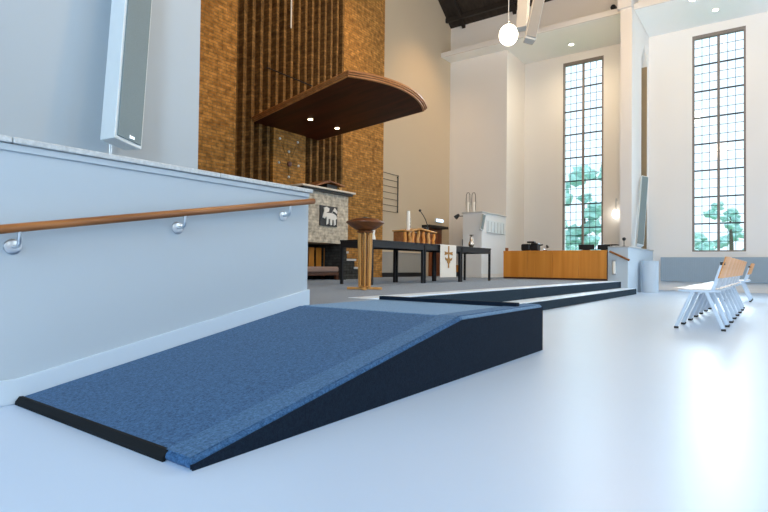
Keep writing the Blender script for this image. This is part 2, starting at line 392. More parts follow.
# pier / fin with niche
Yp0, Yp1 = 3.18, 3.485
pr = struct(MB().box(16.2, 17.55, Yp0, Yp1, 0, 12).box(17.55, 18.45, Yp0, Yp1, 7.55, 12).box(18.45, XW, Yp0, Yp1, 0, 12).build('pier', 'paint'), 'tall square pier between the two tall windows', 'pier')
MB().box(17.551, 18.449, Yp1-.05, Yp1, 0, 7.549).build('niche_back', 'paint_tan', pr)  # tan here stands in for warm shade inside the niche
MB().box(18.43, 18.449, Yp0+.002, Yp1-.051, 0, 7.0).build('niche_shade', 'niche', pr)  # panel added on the far jamb; its brown is painted shade
MB().box(16.1, 16.2, Yp0-.0, Yp1+.06, 8.0, 12).build('corbel', 'paint', pr)
struct(MB().prism([(17.55, 7.0), (18.0, 7.55), (18.45, 7.0), (18.45, 7.56), (17.55, 7.56)], 'Y', Yp0+.001, Yp1-.06).build('trim_1', 'paint'), 'pointed head of the niche in the pier', 'trim')

# window wall with openings
w1 = (on_x(603.3, 150, XW).y, on_x(562.8, 150, XW).y)
w2 = (on_x(746, 150, XW).y, on_x(692.2, 150, XW).y)
wz0, wz1 = 1.19, 7.76
ops = [w1, w2, (w2[0]-3.6, w2[1]-3.6), (w2[0]-6.6, w2[1]-6.6)]
wm = MB(); ys = [YT+.3]
T = .36
prev = YT+.3
for a, b in sorted(ops, reverse=True):
    wm.box(XW, XW+T, b, prev, 0, 12); wm.box(XW, XW+T, a, b, 0, wz0); wm.box(XW, XW+T, a, b, wz1, 12); prev = a
wm.box(XW, XW+T, YR0-.3, prev, 0, 12)
ww = struct(wm.build('wall_right', 'paint'), 'white window wall of the aisle', 'wall')
MB().box(XW-.02, XW-.001, YR0, 2.9, 0, .10).build('baseboard', 'paint', ww, .004)
def window(n, a, b, label):
    r = struct(MB().box(XW+.002, XW+.12, a, a+.055, wz0, wz1).box(XW+.002, XW+.12, b-.055, b, wz0, wz1)
               .box(XW+.002, XW+.12, a+.055, b-.055, wz1-.10, wz1).box(XW+.002, XW+.12, a+.055, b-.055, wz0, wz0+.04).build('window_%d' % n, 'jamb'), label, 'window')
    c = (a+b)/2
    MB().box(XW+.03, XW+.11, c-.035, c+.035, wz0+.04, wz1-.10).build('mullion', 'jamb', r, .008)
    hh = (wz1-.10-wz0-.04)
    for k in range(1, 8):
        z = wz0+.04 + hh*k/8
        MB().box(XW+.05, XW+.09, a+.055, c-.035, z-.02, z+.02).box(XW+.05, XW+.09, c+.035, b-.055, z-.02, z+.02).build('transom', 'lead', r)
    lm = MB()
    for s0, s1 in ((a+.055, c-.035), (c+.035, b-.055)):
        for k in (1, 2):
            y = s0+(s1-s0)*k/3; lm.box(XW+.062, XW+.078, y-.007, y+.007, wz0+.04, wz1-.10)
        for k in range(24):
            if k % 3:
                z = wz0+.04+hh*k/24; lm.box(XW+.0625, XW+.0775, s0, s1, z-.007, z+.007)
    lm.build('leading', 'lead', r)
    MB().box(XW+.068, XW+.072, a+.055, b-.055, wz0+.04, wz1-.10).build('pane', 'glass', r)
    MB().box(XW-.03, XW+.12, a-.02, b+.02, wz0-.04, wz0-.001).build('window_sill', 'paint', r, .006)
window(1, w1[0], w1[1], 'tall leaded window left of the pier, above the oak balustrade')
window(2, w2[0], w2[1], 'tall leaded window right of the pier, above the radiator panel')

# far unseen walls that close the hall (openings added for the fill lights)
lm = MB(); prev = YR0-.3
for a, b in ((-8.6, -6.4), (-5.0, -2.8), (-1.4, .8)):
    lm.box(XLEFT-.3, XLEFT, prev, a, 0, 14).box(XLEFT-.3, XLEFT, a, b, 0, 1.0).box(XLEFT-.3, XLEFT, a, b, 8.0, 14); prev = b
lm.box(XLEFT-.3, XLEFT, prev, YT+.3, 0, 14)
struct(lm.build('wall_rear_left', 'paint'), 'unseen wall with added openings behind the camera at left', 'wall')
rm = MB(); prev = XLEFT-.3
for a, b in ((0, 3), (5, 8), (10, 13)):
    rm.box(prev, a, YR0-.3, YR0, 0, 16).box(a, b, YR0-.3, YR0, 0, 1.5).box(a, b, YR0-.3, YR0, 8.5, 16); prev = b
rm.box(prev, XW+.3, YR0-.3, YR0, 0, 16)
struct(rm.build('wall_rear', 'paint'), 'end wall behind the camera', 'wall')
# roof
XM = 8.9
roof = struct(MB().prism([(XU-.02, ZR), (XU+.4, ZR-.25), (XU+.4, ZR+.1), (XM, ZR+6.0), (.3, ZR+.1), (XLEFT-.3, ZR+.1), (XLEFT-.3, ZR), (.7, ZR), (XM, ZR+5.8)], 'Y', YR0-.3, YT+.3).build('ceiling', 'roof'), 'dark timber boarded pitched ceiling of the nave', 'ceiling')
for i in range(10):
    y = YT-.5-i*1.9
    MB().prism([(XU-.05, ZR-.15), (XM, ZR+5.65), (XM, ZR+5.82), (XU-.05, ZR+.02)], 'Y', y-.12, y).build('rafter', 'beam', roof)
for k in range(9):
    x = XU-.35-k*.9; z = ZR+5.8*(XU-.02-x)/(XU-.02-XM)
    MB().box(x-.05, x+.05, YR0, YT, z-.17, z-.02).build('purlin', 'beam', roof)

# ------------------------------------------------------------------ canopy over the pulpit
A = on_y(253, 122.5, YB-.04); D = on_y(319, 140.3, YB-.04)
YCF = 6.25
B = on_y(348.0, 77.0, YCF); C = on_y(424.5, 111, YCF)
zb = (A.z+D.z)/2; zf = (B.z+C.z)/2
cn = thing('pulpit_canopy', ((A.x+D.x)/2, YB-.04, zb), 'dark red-brown wooden canopy with curved front edge jutting from the brick wall', 'canopy')
def can_outline(grow):
    a = Vector((A.x-grow, YB-.04)); dd = Vector((D.x+grow, YB-.04)); b = Vector((B.x-grow, YCF-grow)); c = Vector((C.x+grow, YCF-grow))
    out = [a, b]
    for k in range(1, 16):
        t = k/16; q = b.lerp(c, t); out.append(Vector((q.x, q.y - .34*4*t*(1-t))))
    return out + [c, dd]
def can_slab(z0_, z1_, grow, name, mat, bev=.006):
    mb = MB(); ol = can_outline(grow)
    def zz(y): return zb + (zf-zb)*((YB-.04)-y)/((YB-.04)-YCF) - zb
    ox, oy = (A.x+D.x)/2, YB-.04
    lo = [mb.bm.verts.new((q.x-ox, q.y-oy, zz(q.y)+z0_)) for q in ol]; hi = [mb.bm.verts.new((q.x-ox, q.y-oy, zz(q.y)+z1_)) for q in ol]
    mb.bm.faces.new(list(reversed(lo))); mb.bm.faces.new(hi)
    for i in range(len(ol)):
        j = (i+1) % len(ol); mb.bm.faces.new((lo[i], lo[j], hi[j], hi[i]))
    return mb.build(name, mat, cn, bev)
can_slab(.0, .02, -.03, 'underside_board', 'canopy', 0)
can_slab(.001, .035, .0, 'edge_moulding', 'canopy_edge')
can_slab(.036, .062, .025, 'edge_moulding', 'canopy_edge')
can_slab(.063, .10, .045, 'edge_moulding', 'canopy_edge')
for (dx, dy) in ((310.3, 119.5), (337, 128.3)):
    # point of the sloping underside
    dr = ray(dx, dy); sl_ = (zf-zb)/(YCF-(YB-.04))
    t = (zb - sl_*(YB-.04) - H)/(dr.z - sl_*dr.y); q = EYE + dr*t
    v = q - Vector(cn.location)
    ds = MB().tube([v+Vector((0, 0, .004)), v-Vector((0, 0, .008))], .055, 18).build('downlight', 'spotw', cn)
MB().tube([on_y(267, 67.5, YB-.05)-Vector(cn.location), on_y(312, 86, 7.9)-Vector(cn.location)], .014, 8).build('tie_rod', 'darksteel', cn, 0, True)

# ------------------------------------------------------------------ pulpit
YP = 8.0
pxr = on_y(348, 220, YP).x; pzt = on_y(348, 194.5, YP).z; pzb = on_y(336, 243.5, YP).z; pxl = on_y(301, 220, YP).x
pu = thing('pulpit', ((pxl+pxr)/2, YP, P), 'grey painted brick pulpit raised on a dark brick base against the brick wall', 'pulpit')
ox, oy = (pxl+pxr)/2, YP
MB().box(pxl-ox, pxr-ox, 0, 1.08, pzb-P, pzt-P).build('parapet', 'brick_grey', pu)
MB().box(pxl-ox-.1, pxr-ox+.11, -.14, 1.07, pzt-P+.001, pzt-P+.04).build('top_slab', 'palestone', pu, .008)
MB().box(pxl-ox-.02, pxr-ox+.07, -.08, 1.07, pzt-P-.05, pzt-P).build('slab_bearer', 'black', pu)
bxl = on_y(341.5, 260, YP+.02).x
MB().box(bxl-ox, pxr-ox-.02, .02, 1.08, .0, pzb-P-.001).build('base', 'brick_dark', pu)
MB().box(pxl-ox, bxl-ox-.001, .86, 1.08, 0, pzb-P-.001).build('recess_back', 'brick_dark', pu)
# stair on the right of the pulpit
sx0, sx1 = pxr+.005, on_y(362, 260, 8.3).x
stt = thing('pulpit_stair', (sx0, 8.3, P), 'short stair with pale treads climbing to the pulpit beside its base', 'stair')
tr = [(on_y(350, 251.5, 8.3), ), (on_y(354.5, 259, 8.3), ), (on_y(359, 267, 8.3), )]
zs = [t[0].z-P for t in tr]; xs = [sx1-.50, sx1-.34, sx1-.16]
xs = [0, (sx1-sx0)*.36, (sx1-sx0)*.68, sx1-sx0]
MB().prism([(0, 0), (xs[3], 0), (xs[3], zs[2]-.05), (xs[2], zs[2]-.05), (xs[2], zs[1]-.05), (xs[1], zs[1]-.05), (xs[1], zs[0]-.05), (0, zs[0]-.05)], 'Y', 0, .7).build('stair_body', 'brick_dark', stt)
for k in range(3):
    MB().box(xs[k]-(.0 if k == 0 else .03), xs[k+1]+.03, -.03, .7, zs[k]-.049, zs[k]).build('tread', 'coping', stt, .004)
# relief tile
r0, r1 = on_y(319.4, 205, YP), on_y(336.2, 227, YP)
rt_ = thing('relief_tile', ((r0.x+r1.x)/2, YP-.001, (r0.z+r1.z)/2), 'square black tile with white lamb relief on the pulpit front', 'relief')
hw, hh_ = (r1.x-r0.x)/2, (r0.z-r1.z)/2
MB().box(-hw, hw, -.03, 0, -hh_, hh_).build('tile', 'relief_black', rt_, .004)
def blob(pts): return [(x*hw, z*hh_) for x, z in pts]
lam = MB()
lam.prism(blob([(-.45, -.05), (-.62, .05), (-.55, .22), (-.25, .30), (.15, .32), (.5, .28), (.78, .12), (.88, -.18), (.72, -.30), (.75, -.80), (.55, -.92), (.50, -.35), (.32, -.36), (.30, -.88), (.10, -.90), (.08, -.30), (-.12, -.30), (-.15, -.80), (-.36, -.88), (-.32, -.2)]), 'Y', -.055, -.0301)
lam.prism(blob([(-.80, -.20), (-.55, -.30), (-.42, .0), (-.40, .30), (-.10, .45), (-.05, .75), (-.35, .90), (-.68, .78), (-.62, .45), (-.72, .15)]), 'Y', -.060, -.0302)
lam.prism(blob([(.28, .35), (.34, .35), (.66, .85), (.60, .90)]), 'Y', -.050, -.0303)
lam.prism(blob([(.46, .55), (.9, .30), (.94, .55), (.66, .88)]), 'Y', -.048, -.0304)
lam.build('lamb_figure', 'relief_white', rt_, .006)
# book rest on the pulpit
q0 = on_y(311.0, 185, YP+.05); q1 = on_y(340.5, 189, YP+.05)
br_ = thing('book_rest', ((q0.x+q1.x)/2, YP+.08, pzt+.042), 'wooden book rest with sloping sides on top of the pulpit', 'book rest')
w = (q1.x-q0.x)/2*.98
MB().prism([(-w, 0), (-w*.2, .12), (-w*.1, .13), (-w*.1, .165), (-w*.25, .165), (-w*1.02, .03)], 'Y', -.18, .25).build('left_leaf', 'rail', br_, .004)
MB().prism([(-w*.24, .15), (w*.95, .09), (w*.98, .115), (-w*.2, .18)], 'Y', -.2, .25).build('top_leaf', 'rail', br_, .004)
MB().box(-w*.1, w*.62, -.1, .2, 0, .11).build('book_stand', 'black', br_, .004)
MB().prism([(w*.75, .0), (w*.9, .0), (w*.95, .10), (w*.7, .07)], 'Y', -.12, .15).build('right_foot', 'pine', br_)

# bench under the pulpit
YBn = 8.06
bxa, bxb = pxl+.04, bxl-.04
bn = thing('bench', ((bxa+bxb)/2, YBn, P), 'dark wooden bench with mauve cushion and slatted back under the pulpit', 'bench')
w = (bxb-bxa)/2
zt = on_y(320, 266.5, YBn).z-P
MB().box(-w, w, 0, .5, zt-.20, zt-.13).build('seat_frame', 'darkwood', bn, .004)
MB().box(-w+.02, w-.01, -.02, .48, zt-.129, zt-.0).build('cushion', 'mauve', bn, .04, seg=3)
for sx in (-w+.04, w-.04):
    for yy in (.04, .46): MB().box(sx-.035, sx+.035, yy-.035, yy+.035, 0, zt-.201).build('leg', 'darkwood', bn)
hb = on_y(320, 248, YBn+.6).z-P
MB().box(-w, w, .505, .53, zt-.15, zt-.08).box(-w, w, .505, .53, hb-.05, hb).build('back_rails', 'darkwood', bn)
for pxa in (311.1, 318.4, 326.2):
    x = on_y(pxa, 258, YBn+.5).x - (bxa+bxb)/2
    MB().box(x-.085, x+.085, .485, .5045, zt-.0, hb+.0).build('back_slat', 'oak', bn, .003)

# ------------------------------------------------------------------ psalm board, radiator cover, door, sign
yb_ = YT-.04
ps = thing('hanging_rack', (on_y(398, 190, yb_).x, YT-.001, on_y(398, 213, yb_).z), 'thin metal rack of seven horizontal bars on the sand coloured wall', 'rack')
xr = 0; xl = -.9
zt_, zb2 = on_y(398, 176, yb_).z, on_y(398, 213, yb_).z
for xu in (0, xl+.01): MB().box(xu-.009, xu+.009, -.05, -.022, 0, zt_-zb2+.02).build('upright', 'darksteel', ps)
for k in range(7):
    z = (zt_-zb2)*k/6
    MB().box(xl, .0, -.062, -.051, z-.008, z+.008).build('bar', 'darksteel', ps)
for z in (.05, zt_-zb2-.05):
    MB().box(-.01, .01, -.021, .0, z-.01, z+.01).build('standoff', 'darksteel', ps)
rx0, rx1 = bx1+.03, on_y(424.5, 260, YT-.2).x
rc = thing('radiator_cover', ((rx0+rx1)/2, YT-.01, P), 'long low grey radiator cover along the sand coloured wall', 'radiator cover')
zz = on_y(400, 253.3, YT-.2).z-P; w = (rx1-rx0)/2
MB().box(-w, w, -.2, 0, .13, zz).build('casing', 'paint_grey', rc, .006)
MB().box(-w+.02, w-.1, -.16, 0, 0, .129).build('plinth', 'black', rc)
MB().box(-w, w+.02, -.22, 0, zz+.001, zz+.03).build('top_board', 'paint_grey', rc, .004)

dx0, dx1 = on_y(428.5, 250, YT).x, on_y(440.0, 250, YT).x
dz = on_y(434, 228.5, YT).z
dr_ = struct(MB().box(dx0, dx1, YT-.07, YT-.001, P+.001, dz).build('door_1', 'door', None, .006), 'red-brown wooden door in the sand coloured wall behind the tables', 'door')
MB().box(dx0+.12, (dx0+dx1)/2-.05, YT-.085, YT-.0705, P+.15, dz-.15).box((dx0+dx1)/2+.05, dx1-.12, YT-.085, YT-.0705, P+.15, dz-.15).build('door_panel', 'door', dr_, .01)
MB().tube([(dx1-.08, YT-.0705, P+.85), (dx1-.08, YT-.12, P+.85), (dx1-.2, YT-.12, P+.85)], .012, 8).build('door_handle', 'steel', dr_, 0, True)
s0, s1 = on_y(429.5, 224.5, YT-.3), on_y(448, 226.5, YT-.3)
sh = tag(MB().box(s0.x, min(s1.x, XU-.02), YT-.32, YT-.002, s0.z-.09, s0.z).build('door_hood', 'black', None, .006), 'dark shelf-like hood over the brown door', 'hood')
e0, e1 = on_y(436.2, 218.4, YT-.06), on_y(443.3, 223, YT-.06)
ex = thing('emergency_sign', ((e0.x+e1.x)/2, YT-.001, e1.z), 'glowing pale blue emergency light above the door hood', 'sign')
MB().box(-(e1.x-e0.x)/2, (e1.x-e0.x)/2, -.06, 0, 0, e0.z-e1.z).build('housing', 'spk_white', ex, .006)
MB().box(-(e1.x-e0.x)/2+.02, (e1.x-e0.x)/2-.02, -.066, -.0605, .015, e0.z-e1.z-.015).build('lit_panel', 'exit', ex)

# ------------------------------------------------------------------ white vestibule box in the corner
XV = 15.25
va = on_x(463, 213.5, XV); vy1, vy0 = va.y, 7.28
vz = va.z
vb = thing('corner_cabinet', (XV, (vy0+vy1)/2, P), 'tall white boxed-in cabinet standing in the corner beside the white wall', 'cabinet')
cyv = (vy0+vy1)/2
MB().box(0, XU-XV-.004, vy0-cyv, vy1-cyv, 0, vz-P).build('body', 'cabwhite', vb, .004)
MB().box(-.03, XU-XV-.004, vy0-cyv-.03, vy1-cyv+.03, vz-P+.001, vz-P+.035).build('top_board', 'coping', vb, .004)
MB().box(-.012, XU-XV-.004, vy0-cyv-.012, vy0-cyv-.0005, .0, .12).build('baseboard', 'paint', vb)
# slotted card rack on its side
def ax_(px): return on_y(px, 225, vy0-.02).x
rk = thing('card_rack', (ax_(495.5), vy0-.001, on_y(495.5, 233, vy0).z), 'white rack with upright dividers on the side of the corner cabinet', 'rack')
ra, rb_ = ax_(487)-ax_(495.5), ax_(504.5)-ax_(495.5)
rh = .38
MB().box(ra, rb_, -.012, 0, -.02, rh).build('back_plate', 'spk_white', rk)
MB().box(ra, rb_, -.06, -.0125, -.02, .0).build('shelf', 'spk_white', rk)
for k in range(6):
    x = ra+(rb_-ra)*(k+.3)/5.6
    MB().box(x-.006, x+.006, -.035, -.0125, .001, rh-.04).build('divider', 'steel', rk)
sp0 = on_y(482.6, 232, vy0-.05)
column_speaker('small_speaker', on_y(484.5, 214, vy0-.10), on_y(481.8, 230, vy0-.12), .11, .07, (-.45, -.9, 0), 'small grey speaker hung at the front corner of the corner cabinet', 'column speakers')
q = on_x(459.5, 216, XV-.12)
sl_ = thing('spotlight', (XV, vy1+.03, vz-.08), 'small black spotlight on an arm at the left top of the corner cabinet', 'spotlight')
MB().tube([(0.03, -.014, .0), (.0, .03, .0), (-.02, .12, .0)], .012, 8).build('arm', 'black', sl_, 0, True)
MB().tube([(-.02, .10, .05), (-.03, .16, -.0), (-.04, .22, -.05)], [.035, .06, .075], 14).build('lamp_head', 'black', sl_, 0, True)
q = on_x(461.6, 242.5, XV+.06)
tag(MB().box(XV+.05, XV+.11, vy1+.001, vy1+.05, q.z-.1, q.z+.1).build('wall_box', 'black', None, .006), 'small black box on the left side of the corner cabinet', 'box')
for i, pxx in enumerate((468.0, 473.6)):
    b_ = on_x(pxx, 212.5, XV+.12)
    lt = thing('candle_lantern', (XV+.12, b_.y, vz+.036), ('left', 'right')[i] + ' one of two slender candle lanterns on the corner cabinet', 'lantern', 'candle lanterns on the cabinet')
    hgt = on_x(pxx, 192.8, XV+.12).z - vz - .036
    MB().lathe([(.055, 0), (.058, .02), (.055, hgt*.48), (.045, hgt*.52), (0, hgt*.53)], seg=16).build('candle', 'wax', lt, 0, True)
    pa_ = [(0, -.05, 0), (0, -.07, hgt*.5), (0, -.06, hgt*.9), (0, -.03, hgt), (0, .03, hgt), (0, .06, hgt*.9), (0, .07, hgt*.5), (0, .05, 0)]
    MB().tube(pa_, .010, 8).build('wire_frame', 'darksteel', lt, 0, True)

# ------------------------------------------------------------------ tables, cloth, things on them
ZT = 1.10
def table(x0, x1, label):
    y0, y1 = 5.48, 6.20
    r = thing('table', ((x0+x1)/2, (y0+y1)/2, P), label, 'table', 'black tables in a row on the platform')
    w = (x1-x0)/2; dd = (y1-y0)/2; h = ZT-P
    MB().box(-w, w, -dd, dd, h-.028, h).build('tabletop', 'table', r, .004)
    MB().box(-w+.05, w-.05, -dd+.005, -dd+.03, h-.13, h-.0285).box(-w+.05, w-.05, dd-.03, dd-.005, h-.13, h-.0285).box(-w+.005, -w+.03, -dd+.05, dd-.05, h-.13, h-.0285).box(w-.03, w-.005, -dd+.05, dd-.05, h-.13, h-.0285).build('apron', 'table', r)
    for sx in (-1, 1):
        for sy in (-1, 1):
            MB().box(sx*(w-.031)-.023, sx*(w-.031)+.023, sy*(dd-.031)-.023, sy*(dd-.031)+.023, 0, h-.0285).build('leg', 'table', r, .003)
    return r
TX = [7.26, 8.97, 10.50, 12.02]
table(TX[0], TX[1]-.012, 'black table nearest the baptismal font, left end of the row')
table(TX[1], TX[2]-.012, 'middle black table of the row, under the white runner')
table(TX[2], TX[3]-.012, 'right-hand black table of the row, with the metal flagon')

cx0, cx1 = on_y(439.8, 260, 5.46).x, on_y(455.6, 260, 5.46).x
czb = on_y(447, 277.2, 5.46).z
cl = thing('table_runner', ((cx0+cx1)/2, 5.46, ZT), 'white runner with gold cross hanging over the front of the middle table', 'cloth')
w = (cx1-cx0)/2
prof = [(.33, .0015), (.33, .006), (.0, .006), (-.010, .004), (-.014, -.03), (-.010, -.3), (-.014, czb-ZT), (-.006, czb-ZT), (-.004, -.3), (-.008, -.03), (-.004, .001), (.0, .0015)]
MB().prism(prof, 'X', -w, w).build('cloth', 'cloth', cl)
zc = lambda py: on_y(447.5, py, 5.44).z - ZT
g = MB()
g.box(-.022, .022, -.022, -.0145, zc(268), zc(246))
g.prism([(-.17, zc(251.6)), (-.15, zc(253)), (-.17, zc(255.2)), (-.02, zc(254)), (.02, zc(254)), (.17, zc(255.2)), (.15, zc(253)), (.17, zc(251.6)), (.02, zc(252.4)), (-.02, zc(252.4))], 'Y', -.024, -.0144)
g.prism([(-.15, zc(257.6)), (-.05, zc(259)), (-.02, zc(257.2)), (.02, zc(257.2)), (.05, zc(259)), (.15, zc(257.6)), (.12, zc(260.2)), (.06, zc(261)), (.05, zc(262.8)), (.0, zc(264)), (-.05, zc(262.8)), (-.06, zc(261)), (-.12, zc(260.2))], 'Y', -.026, -.0143)
g.build('gold_cross', 'gold', cl)

# table lectern
yl = 5.85
lx0, lx1 = on_y(404.5, 240, yl).x, on_y(436.5, 240, yl).x
lz = on_y(420, 228.5, yl).z - ZT
le = thing('table_lectern', ((lx0+lx1)/2, yl, ZT+.001), 'wooden table lectern with curved slats standing on the black tables', 'lectern')
w = (lx1-lx0)/2
MB().prism([(-w*.60, lz*.86), (-w*.05, lz*1.02), (w*1.0, lz*.88), (w*.98, lz*.80), (-w*.05, lz*.93), (-w*.58, lz*.78)], 'Y', -.02, .36).build('reading_board', 'pine', le, .004)
MB().box(-w, -w*.56, -.02, .3, lz*.74, lz*.80).build('side_shelf', 'pine', le, .004)
for k, x in enumerate((-w*.93, -w*.66, -w*.46, -w*.14, w*.18, w*.52, w*.86)):
    hgt = lz*(.735 if x < -w*.56 else (.80, .88, .84, .80, .78)[k-2])
    path = [(x, .02, .0), (x, .02, .015), (x+.03*math.sin(k*1.7+.3), .02, hgt*.35), (x-.025*math.sin(k*1.7), .02, hgt*.7), (x, .02, hgt-.01)]
    MB().tube(path, .032, 8).build('curved_slat', 'pine' if k % 2 else 'oak', le, 0, True)
MB().box(-w*.97, w*.9, .06, .28, .0, lz*.72).build('box_body', 'rail', le, .004)
mb_ = thing('microphone', (on_y(428, 228, yl).x, yl+.05, on_y(428, 228.5, yl).z), 'black gooseneck microphone on the wooden table lectern', 'microphone')
o_ = Vector(mb_.location)
pth = [on_y(a, b, yl+.05)-o_ for a, b in ((428, 229), (427.3, 225), (425.5, 219.5), (423, 215), (420.6, 211.6))]
MB().tube(pth, .009, 8).build('gooseneck', 'black', mb_, 0, True)
MB().ico(on_y(420, 210.5, yl+.05)-o_, .028, 2).build('microphone_head', 'black', mb_, 0, True)
MB().lathe([(.04, -.005), (.04, .012), (.012, .02), (0, .02)], seg=14).build('microphone_base', 'black', mb_, 0, True)
cp = on_y(408.2, 231, yl+.1)
zc0 = ZT+.001+lz*.80+.003; zc1 = on_y(408.2, 211, yl+.1).z
cd = thing('candle', (cp.x, yl+.1, zc0), 'tall thick white candle with marks at the left of the table lectern', 'candle')
MB().lathe([(.036, 0), (.036, zc1-zc0-.012), (.028, zc1-zc0), (.006, zc1-zc0-.004), (0, zc1-zc0-.004)], seg=18).build('wax_column', 'wax', cd, 0, True)
MB().tube([(0, 0, zc1-zc0-.004), (.002, 0, zc1-zc0+.012)], .003, 6).build('wick', 'black', cd)
for zz_ in (.06, .14, .2): MB().box(.005, .03, -.039, -.030, zz_, zz_+.05).build('mark', 'copper', cd)
q = on_y(373, 240, 5.9)
tag(MB().lathe([(.045, 0), (.05, .02), (.042, .08), (.03, .12), (.036, .19), (.036, .20), (0, .2)], (q.x, 5.9, ZT+.001), 18).build('white_jug', 'wax', None, 0, True), 'small white jug on the black table behind the font bowl', 'jug')
q = on_y(471.5, 246, 5.75)
fl = thing('flagon', (q.x, 5.75, ZT+.001), 'silvery metal flagon on the right-hand black table', 'flagon')
hf = on_y(471.5, 234.8, 5.75).z-ZT
MB().lathe([(.055, 0), (.06, .01), (.05, .02), (.07, hf*.2), (.075, hf*.3), (.045, hf*.6), (.03, hf*.75), (.045, hf*.95), (.055, hf), (.04, hf-.005), (0, hf-.03)], seg=20).build('vessel', 'copper', fl, 0, True)
MB().tube([(-.035, 0, hf*.9), (-.085, 0, hf*.85), (-.09, 0, hf*.55), (-.06, 0, hf*.35)], .007, 8).build('handle', 'copper', fl, 0, True)

# stool by the wall
q = on_x(457.2, 277, 16.3)
sto = thing('stool', (16.5, on_x(457.2, 270, 16.5).y, P), 'small wooden stool by the wall, seen right of the runner', 'stool')
hz = on_x(457, 265, 16.5).z-P; lz_ = on_x(457, 272, 16.5).z-P
MB().box(-.08, .08, -.07, .07, lz_, hz).build('seat_block', 'oak', sto, .006)
for sx in (-.06, .06):
    for sy in (-.05, .05): MB().box(sx-.012, sx+.012, sy-.012, sy+.012, 0, lz_-.001).build('leg', 'darksteel', sto)

# ------------------------------------------------------------------ baptismal font
fp = on_z(364.5, 289.5, P)
ft = thing('baptismal_font', (fp.x, fp.y, P), 'wooden baptismal font with wide bowl on a slatted column and crossed feet', 'font')
dpt = (fp-EYE).dot(FW); u = dpt/F
zrim = (289.5-222.5)*u; R = 19.3*u
cam_r = Vector((RT.x, RT.y, 0)).normalized(); cam_f = Vector((-RT.y, RT.x, 0)).normalized()
MB().lathe([(.0, zrim-8.5*u), (R*.32, zrim-8.5*u), (R*.60, zrim-6*u), (R*.88, zrim-2.2*u), (R, zrim-.2*u), (R*.99, zrim+.7*u), (R*.9, zrim+1.4*u), (R*.72, zrim+2.6*u), (R*.68, zrim+3.2*u), (R*.6, zrim+2.6*u), (0, zrim+2.4*u)], seg=40).build('bowl', 'bowl', ft, 0, True)
MB().lathe([(R*.62, zrim+2.9*u), (R*.62, zrim+3.4*u), (R*.25, zrim+4.6*u), (R*.12, zrim+4.9*u), (R*.10, zrim+5.6*u), (0, zrim+5.8*u)], seg=32).build('lid', 'darksteel', ft, 0, True)
ztop = zrim-8.6*u; rt0, rt1 = 6.6*u, 5.4*u
MB().lathe([(0, ztop-2.0*u), (rt0*1.15, ztop-2.0*u), (rt0*1.3, ztop), (0, ztop)], seg=24).build('column_cap', 'bowl', ft, 0, True)
for k in range(7):
    a = 2*PI*k/7+.2
    MB().tube([(rt1*math.cos(a), rt1*math.sin(a), 3.4*u), (rt0*math.cos(a), rt0*math.sin(a), ztop-2.01*u)], 1.12*u, 8).build('column_slat', 'pine', ft, 0, True)
MB().tube([(0, 0, 3.4*u), (0, 0, ztop-2.01*u)], 1.6*u, 8).build('column_core', 'darkwood', ft, 0, True)
MB().lathe([(0, 2.5*u), (rt1*1.1, 2.5*u), (rt1*1.15, 3.39*u), (0, 3.39*u)], seg=6).build('hub', 'pine', ft)
for s in (0, 1):
    dd = cam_r if s == 0 else cam_f
    L_ = 17.5*u
    MB().bar(-dd*L_+Vector((0, 0, (1.25)*u)), dd*L_+Vector((0, 0, (1.25)*u)), 4*u, 2.4*u-.002*s).build('foot', 'pine', ft, .006)

# ------------------------------------------------------------------ oak balustrade, low grey wall with rail, things on it
XO = 15.08
oy1, oy0 = on_x(503.5, 265, XO).y, on_x(607, 265, XO).y
oz = on_x(555, 250.5, XO).z
ob = thing('oak_balustrade', (XO, (oy0+oy1)/2, P), 'long oak panelled balustrade below the left tall window', 'balustrade')
cyo = (oy0+oy1)/2; hl = (oy1-oy0)/2
for k in range(4):
    y0 = -hl+2*hl*k/4+.004; y1 = -hl+2*hl*(k+1)/4-.004
    MB().box(-.015, .03, y0, y1, .05, oz-P-.05).build('panel', 'oak', ob, .003)
MB().box(-.02, .32, -hl, hl, oz-P-.049, oz-P).build('cap_rail', 'oak', ob, .005)
MB().box(.0, .03, -hl, hl, 0, .049).build('plinth', 'darkwood', ob)
MB().box(.031, .30, -hl, hl, 0, oz-P-.05).build('back_case', 'darkwood', ob)
MB().box(-.018, .03, -hl-.02, -hl-.001, .0, oz-P-.05).build('end_post', 'darkwood', ob)

gy = 3.04; gx1 = XW-.03
gz = on_x(607.8, 247.6, 15.05).z
lg = struct(MB().box(15.06, 15.2, gy, oy0-.025, 0, gz).box(15.2, gx1, gy, gy+.135, 0, gz).build('wall_balustrade', 'paint_cool', None, .004), 'low pale grey wall between the oak balustrade and the pier', 'wall')
MB().box(15.03, 15.23, gy-.03, oy0-.025, gz+.001, gz+.03).box(15.23, gx1, gy-.03, gy+.137, gz+.001, gz+.03).build('coping', 'coping', lg, .004)
hp0, hp1 = on_x(609.5, 251.3, 14.98), on_x(629.5, 260.3, 14.98)
h2 = thing('handrail', (15.059, (hp0.y+hp1.y)/2, 0), 'short sloping wooden handrail on the pale grey wall by the steps', 'handrail')
o_ = Vector(h2.location)
MB().tube([hp0-o_, hp1-o_], .028, 10).build('rail', 'rail', h2, 0, True)
for t in (.2, .8):
    q = hp0.lerp(hp1, t)-o_
    MB().tube([(0.0, q.y, q.z-.06), (q.x, q.y, q.z-.06), (q.x, q.y, q.z-.02)], .01, 8).build('bracket', 'steel', h2, 0, True)
q = on_x(614.2, 275, 15.05); q2 = on_x(614.2, 260.3, 15.05)
wlamp = thing('wall_light', (15.059, q.y, q.z), 'white capsule wall light on the pale grey wall under the handrail', 'wall light')
